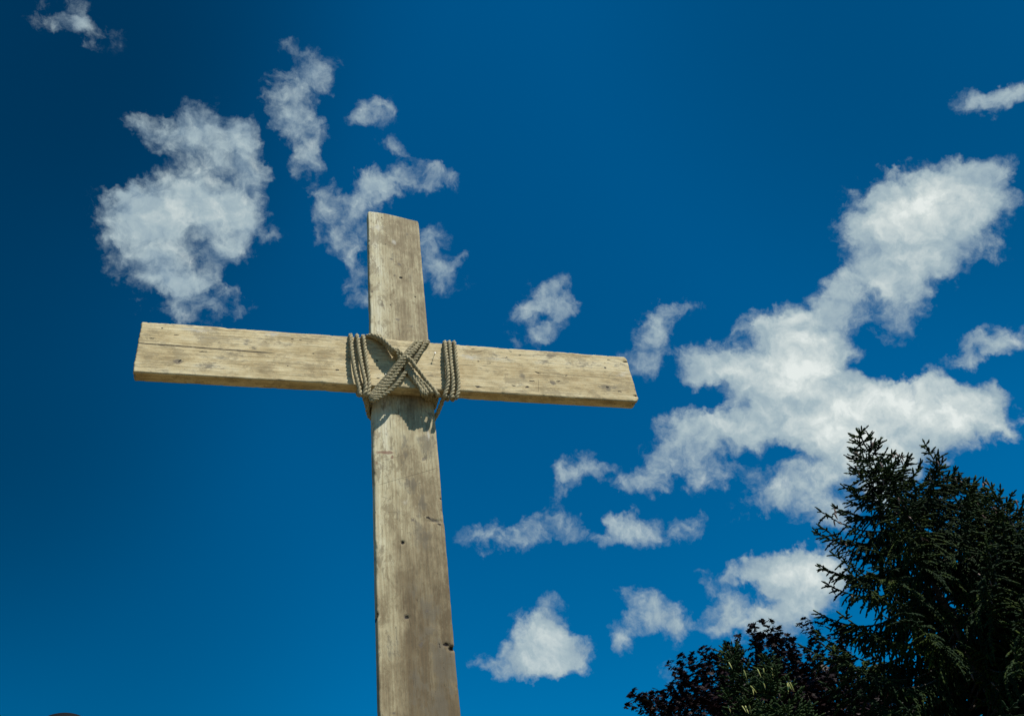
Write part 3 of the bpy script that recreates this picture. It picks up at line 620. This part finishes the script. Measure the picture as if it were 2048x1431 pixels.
def spindles(P, Dr, L, R_, mat, name):
    """needle covered shoots: 5-sided spindles, every one with its own roll, a little ragged"""
    k = len(P); Dr = Dr/(np.linalg.norm(Dr, axis=1)[:, None]+1e-9)
    a = np.where(np.abs(Dr[:, 2:3]) < .9, np.array([[0, 0, 1.]]), np.array([[1., 0, 0]]))
    N = np.cross(Dr, a); N /= np.linalg.norm(N, axis=1)[:, None]; B = np.cross(Dr, N)
    ns = 4; st = np.array([.06, .40, .84]); rr = np.array([.85, 1.25, .85]); ro = rng.uniform(0, 6.28, k)
    V = np.zeros((k, 2+3*ns, 3)); V[:, 0] = P-Dr*(L*.04)[:, None]; V[:, -1] = P+Dr*(L*1.02)[:, None]
    for i in range(3):
        for j in range(ns):
            t = ro+2*math.pi*j/ns+i*.7; rad = R_*rr[i]*rng.uniform(.72, 1.3, k)
            V[:, 1+i*ns+j] = P+Dr*(L*(st[i]+rng.uniform(-.04, .04, k)))[:, None]+(np.cos(t)*rad)[:, None]*N+(np.sin(t)*rad)[:, None]*B
    q = []; tr = []
    for j in range(ns):
        j2 = (j+1) % ns; tr.append((0, 1+j2, 1+j)); e = 2+3*ns-1; tr.append((e, 1+2*ns+j, 1+2*ns+j2))
        for i in range(2): q.append((1+i*ns+j, 1+i*ns+j2, 1+(i+1)*ns+j2, 1+(i+1)*ns+j))
    off = (np.arange(k)*(2+3*ns))[:, None, None]
    Q = (np.array(q)[None]+off).reshape(-1, 4); T = (np.array(tr)[None]+off).reshape(-1, 3)
    return mesh_np(name, V.reshape(-1, 3), Q, T, mat, False)

def cone_mesh(name, L, r, mat):
    """hanging cone with overlapping scales"""
    V = []; Fc = []; nr = 22; nn = 10
    for i in range(nr+1):
        t = i/nr; rad = r*(math.sin(math.pi*min(1, t*1.06)**.6*.97+.02)**.55)*(1+.16*((i % 2)*2-1)) if 0 < i < nr else r*.12
        for j in range(nn):
            a_ = 2*math.pi*(j+.5*(i % 2))/nn; V.append((rad*math.cos(a_)+.25*r*math.sin(t*2.5), rad*math.sin(a_), -L*t))
    for i in range(nr):
        for j in range(nn): Fc.append((i*nn+j, i*nn+(j+1) % nn, (i+1)*nn+(j+1) % nn, (i+1)*nn+j))
    Fc += [tuple(range(nn)), tuple(nr*nn+j for j in range(nn))[::-1]]
    return mesh(name, V, Fc, mat)
CONE = cone_mesh('cone', .125, .0135, M_cone); CONEG = cone_mesh('cone', .12, .0095, M_coneg)

def spruce(name, tip, label, group, zlow_, spread, seed, mat=M_need, ncone=30, cone=CONE, coneh=4., trunk_r=.17, top_gap=.26, maxL=3.8, fr_=1., bushy=1.):
    g = np.random.default_rng(seed); tip = np.array(tip); base = np.array([tip[0], tip[1], 0.]); Ht = tip[2]
    root = obj(name, None, label=label, cat='tree', group=group, loc=tuple(base))
    tr = Acc(); zs = np.linspace(-.2, Ht-.02, 40)
    def axis(z): return np.array([.05*math.sin(z*.9+seed)*min(1, (Ht-z)/2), .05*math.cos(z*.7+seed)*min(1, (Ht-z)/2), z])
    tr.add(tube([axis(z) for z in zs], [max(.006, trunk_r*((Ht-z)/Ht)**1.1) for z in zs], 12))
    FP, FD, FL, FR = [], [], [], []; ends = []
    def finger(p, d, l, r): FP.append(p); FD.append(d); FL.append(l); FR.append(r)
    # leader
    z = Ht-.5
    while z < Ht: finger(axis(min(z, Ht-.05)), np.array([g.normal()*.04, g.normal()*.04, 1.]), .12, .015); z += .085
    z = Ht-.12; wi = 0
    while z > zlow_:
        s = Ht-z; nb = 5 if s > .5 else 4
        gap = top_gap*(.55+.45*min(1, s/1.2))
        for b in range(nb+(2 if s > 1 else 0)):
            zz = z-g.uniform(0, gap)*(.9 if s > .4 else .4); s_ = Ht-zz
            az = wi*2.4+b*2*math.pi/nb+g.normal()*.35
            L = min(maxL, np.interp(s_, [0, .4, 1, 2, 3.5, 5, 8], [.10, .38, .68, 1.30, 2.1, 2.7, 3.3])*spread/.5*(1 if s_ > 2 else bushy+(1-bushy)*(s_/2)**1.5))*g.uniform(.80, 1.03)
            if g.random() < .05: L *= 1.12
            h = np.array([math.cos(az), math.sin(az), 0.])
            up0 = np.interp(s_, [0, .6, 2, 4, 8], [.45+.7*bushy, .35+.4*bushy, .35, .0, -.2])+g.normal()*.10
            k = max(5, int(L/.07)); u = np.linspace(0, 1, k)
            sag = np.interp(s_, [0, 1, 3, 8], [0, .10, .24, .32])*L
            lift = np.interp(s_, [0, 1, 3, 8], [.14, .22, .30, .30])*L
            p0 = axis(zz)
            P = p0+h*(L*u/np.sqrt(1+max(0, up0)**2*.5))[:, None]+np.array([0, 0, 1.])*(up0*L*.6*u-sag*np.sin(u*1.9)**1.4*1.0+lift*u**3)[:, None]
            sd = np.array([-h[1], h[0], 0.]); P = P+sd*(g.normal()*.10*L*u**2)[:, None]
            tr.add(tube(P, np.maximum(.0035, .017*(L/2+.25)*(1-u)**.9), 5))
            T = np.gradient(P, axis=0); sl_ = np.linalg.norm(T, axis=1); T /= sl_[:, None]+1e-9
            ends.append((P[-1], T[-1], s_, az, P))
            ds = .05/fr_; nS = int(L/ds); start = np.interp(s_, [0, 1.5, 3, 6], [.0, .05, .12, .22])
            # needles on the branch itself
            for t in np.arange(max(start, .35), 1.0, .08/max(L, .1)):
                i = min(k-1, int(t*(k-1))); f_ = t*(k-1)-i; p = P[i]+(P[min(k-1, i+1)]-P[i])*f_
                finger(p, T[i]+g.normal(size=3)*.05, .105, .0135)
            finger(P[-1], T[-1], .11, .015)
            sgn = 1
            for q in range(nS):
                t = start+(1-start)*(q+g.random())/nS
                if g.random() < .12: continue
                i = min(k-2, int(t*(k-1))); f_ = t*(k-1)-i; p = P[i]+(P[i+1]-P[i])*f_; sgn = -sgn
                rem = (1-t)*L; tl = min(.60, .125+.40*rem**.8)*g.uniform(.6, 1.2)
                dr = np.interp(s_, [0, .8, 2.2, 5], [-.15, .10, .65, 1.15])*(1.15-.75*t)+g.normal()*.22
                d = T[i]*g.uniform(.55, .95)+sd*sgn*g.uniform(.45, .95)+np.array([0, 0, -dr]); d /= np.linalg.norm(d)
                m_ = max(1, int(tl/.062)); pp = p.copy(); dd = d.copy()
                side = np.cross(dd, [0, 0, 1.]); side /= np.linalg.norm(side)+1e-6
                for w_ in range(m_):
                    finger(pp, dd+g.normal(size=3)*.04, .082, .0135)
                    if w_ >= 0:
                        for sg in (-1, 1):
                            if g.random() < .62:
                                fd = dd*.75+side*sg*g.uniform(.5, .95)+np.array([0, 0, g.uniform(-.45, .15)])
                                fl = g.uniform(.055, .105)*(1.1-.35*w_/m_)
                                finger(pp, fd, fl, .0125)
                    pp = pp+dd*.062; dd = dd+np.array([0, 0, -.10 if s_ > 1.2 else .05])+g.normal(size=3)*.05; dd /= np.linalg.norm(dd)
                finger(pp, dd, .085, .0125)
        z -= gap; wi += 1
    obj('trunk', mesh('trunk', tr.v, tr.f, M_bark), root)
    obj('crown', spindles(np.array(FP), np.array(FD), np.array(FL), np.array(FR), mat, 'crown'), root)
    # cones hang from the outer ends of the upper branches
    cand = [e for e in ends if e[2] < coneh and e[2] > .3]
    g.shuffle(cand)
    cd = (CAM-base)[:2]; cd /= np.linalg.norm(cd); cn_ = 0
    for e in cand:
        if cn_ >= ncone: break
        if math.cos(e[3])*cd[0]+math.sin(e[3])*cd[1] < (.45 if cone is CONEG else .1): continue
        for r_ in range(g.integers(1, 4)):
            P = e[4]; j = len(P)-1-int(g.integers(0, max(1, len(P)//3))); q = P[j]+g.normal(size=3)*np.array([.05, .05, 0])-np.array([0, 0, .03])+np.array([cd[0], cd[1], 0])*.09
            o = obj('cone', cone, root, loc=tuple(q)); o.rotation_euler = (g.normal()*.22, g.normal()*.22, g.uniform(0, 6)); sc_ = g.uniform(.9, 1.25)*(1.05 if cone is CONEG else 1); o.scale = (sc_, sc_, sc_); cn_ += 1
    return root, len(FP)

tot = 0
GS = 'spruce trees at the right'
for (nm, px, py, dist, lb, spread, seed, nc, zl, bu) in (
    ('spruce_tree', 1714, 858, 15.0, 'tallest dark spruce with brown cones and a bushy tip, leftmost of the tall spruces', .50, 5, 34, 3.3, .55),
    ('spruce_tree', 1846, 880, 16.6, 'dark spruce with slender pointed top against white cloud, second of the tall spruces', .40, 8, 24, 3.6, .2),
    ('spruce_tree', 1926, 957, 15.6, 'dark spruce with a short forked top between the slender pointed one and the edge spruce', .40, 17, 14, 4.2, .3),
    ('spruce_tree', 1974, 962, 14.2, 'dark spruce by the right edge with its narrow top against blue sky', .46, 13, 24, 3.4, .25)):
    r_, k_ = spruce(nm, at_dist(px, py, dist), lb, GS, zl, spread, seed, ncone=nc, bushy=bu); tot += k_
GY_ = 'small spruces in front of the maple'
for (px, py, dist, lb, seed) in ((1458, 1278, 14.5, 'small green spruce with pale yellow green cones rising before the middle of the purple maple', 21),
                                 (1532, 1298, 13.6, 'shorter small green spruce with pale cones, between the other small spruce and the tall spruces', 22)):
    r_, k_ = spruce('spruce_tree', at_dist(px, py+14, dist), lb, GY_, 2.2, .32, seed, mat=M_need2, ncone=15, cone=CONEG, coneh=2.2, trunk_r=.10, maxL=1.9); tot += k_
r_, k_ = spruce('spruce_tree', at_dist(2120, 862, 19.0), 'spruce beyond the right edge of the photo with one branch tip reaching into view', GS, 5.5, .40, 31, ncone=0, fr_=.8); tot += k_
print('spruce shoots', tot)

# ------------------------------------------------------------------ copper maple
def maple(seed, dist):
    g = np.random.default_rng(seed)
    top = at_dist(1492, 1296, dist); cx, cy, ct = top; base = np.array([cx, cy, 0]); rad = 3.45; chh = 3.6; cz = ct-chh
    root = obj('maple_tree', None, label='round dark purple leaved maple behind the small green spruces', cat='tree', loc=tuple(base))
    tr = Acc(); tr.add(tube([(0, 0, -.3), (.05, 0, 1.5), (0, .08, 3.0), (0, 0, cz)], [.24, .20, .17, .12], 12))
    limbs = []
    def limb(p0, p1, r0, r1, bend=.12, n_=8):
        p0, p1 = np.array(p0), np.array(p1); L = np.linalg.norm(p1-p0); u = np.linspace(0, 1, n_)[:, None]
        P = p0+(p1-p0)*u+np.array([0, 0, 1.])*np.sin(u*math.pi)*bend*L*-.5+g.normal(size=3)*.06*L*np.sin(u*math.pi)
        tr.add(tube(P, np.linspace(r0, r1, n_), 6)); return P
    nodes = []
    for i in range(11):
        az = i*2.4; el = g.uniform(.2, 1.3); d = np.array([math.cos(az)*math.cos(el), math.sin(az)*math.cos(el), math.sin(el)])
        p1 = np.array([0, 0, cz])+d*np.array([rad, rad, chh])*.55; P = limb((0, 0, 2.2+i*.18 if i < 8 else cz-.3), p1, .09, .035); nodes += list(P[3:])
    nodes = np.array(nodes); LP, LN, LU, LS = [], [], [], []
    NSH = 2100
    for s in range(NSH):
        d = g.normal(size=3); d[2] = d[2]*.8+.35; d /= np.linalg.norm(d)
        k = 1-.42*g.random()**1.3 if s % 3 else g.uniform(.35, .8)
        lump = 1+.07*math.sin(d[0]*7+1)+.07*math.sin(d[1]*8+d[2]*5)+.04*math.sin(d[0]*17+d[2]*13)
        p = np.array([0, 0, cz])+d*np.array([rad, rad, chh])*k*lump
        q = nodes[np.argmin(((nodes-p)**2).sum(1))]
        out_ = d*.5+np.array([0, 0, .75])+g.normal(size=3)*.35; out_ /= np.linalg.norm(out_); L = g.uniform(.3, .62); e = p+out_*L
        if s % 3 == 0: tr.add(tube([q, (q+p)/2+np.array([0, 0, -.08]), p], [.014, .009, .005], 4)); 
        tr.add(tube([p, p+out_*L*.5+g.normal(size=3)*.02, e], [.005, .004, .002], 4))
        nl = int(L/.055)
        for j in range(nl+2):
            t = min(1, (j+.5)/nl)
            for sg in (-1, 1):
                sd = np.cross(out_, g.normal(size=3)); sd /= np.linalg.norm(sd); pl = g.uniform(.03, .08)
                c_ = p+out_*L*t+sd*sg*pl
                LP.append(c_); nrm = np.array([g.normal()*.55, g.normal()*.55, 1])+d*.3; LN.append(nrm); LU.append(sd*sg+np.array([0, 0, -.55])+g.normal(size=3)*.2); LS.append(g.uniform(.06, .105))
    LP, LN, LU, LS = map(np.array, (LP, LN, LU, LS)); LN /= np.linalg.norm(LN, axis=1)[:, None]
    U = LU-LN*(LU*LN).sum(1)[:, None]; U /= np.linalg.norm(U, axis=1)[:, None]; R_ = np.cross(LN, U)
    out2 = np.array([(0, -.75), (.38, -.62), (.30, -.30), (.85, -.18), (.52, .12), (.78, .62), (.30, .45), (0, 1.0), (-.30, .45), (-.78, .62), (-.52, .12), (-.85, -.18), (-.30, -.30), (-.38, -.62)])
    k = len(out2); V = np.zeros((len(LP), k+1, 3)); cup = rng.uniform(-.25, .45, len(LP))
    for j, (x, y) in enumerate(out2):
        V[:, j] = LP+(R_*x+U*y)*LS[:, None]-LN*((abs(x)**1.5*cup+max(0, y)*.15)*LS)[:, None]
    V[:, k] = LP
    off = (np.arange(len(LP))*(k+1))[:, None, None]; T = np.array([(k, j, (j+1) % k) for j in range(k)])
    T = (T[None]+off).reshape(-1, 3)
    obj('trunk', mesh('trunk', tr.v, tr.f, M_bark), root)
    obj('crown', mesh_np('crown', V.reshape(-1, 3), np.zeros((0, 4), int), T, M_maple, False), root)
maple(3, 21.)

# ------------------------------------------------------------------ dark domed lamp, its top just in the lower left corner
p = at_dist(131, 1428.5, 6.0); lamp = obj('street_lamp', None, label='dark dome topped lamp just peeking in at the bottom left corner', cat='lamp', loc=(p[0], p[1], 0))
mt, n, bs = newmat("black_lamp_paint"); bs.inputs['Base Color'].default_value = (.0015, .0015, .002, 1); bs.inputs['Roughness'].default_value = .75; bs.inputs['Specular IOR Level'].default_value = .15
mtg, n, bs = newmat("lamp_glass"); bs.inputs['Base Color'].default_value = (.75, .75, .72, 1); bs.inputs['Roughness'].default_value = .3
def lathe(prof, mat, name, n_=48):
    V = [(r_*math.cos(2*math.pi*j/n_), r_*math.sin(2*math.pi*j/n_), z) for r_, z in prof for j in range(n_)]
    Q = [(i*n_+j, i*n_+(j+1) % n_, (i+1)*n_+(j+1) % n_, (i+1)*n_+j) for i in range(len(prof)-1) for j in range(n_)]
    return mesh(name, V, Q, mat)
zt = p[2]; R0 = .25
obj('pole', lathe([(.0, -.1), (.11, -.1), (.11, .12), (.07, .2), (.045, .5), (.036, zt-.62), (.06, zt-.58), (.0, zt-.56)], mt, 'pole'), lamp)
obj('lamp_shade', lathe([(.10, zt-.60), (.17, zt-.5), (.20, zt-.36), (.19, zt-.22), (0, zt-.2)], mtg, 'lamp_shade'), lamp)
obj('cap', lathe([(R0*math.sin(a_), zt-R0+R0*math.cos(a_)) for a_ in np.linspace(0.001, 1.55, 24)]+[(R0+.02, zt-R0-.01), (R0+.02, zt-R0-.025), (.19, zt-R0-.02)], mt, 'cap'), lamp)
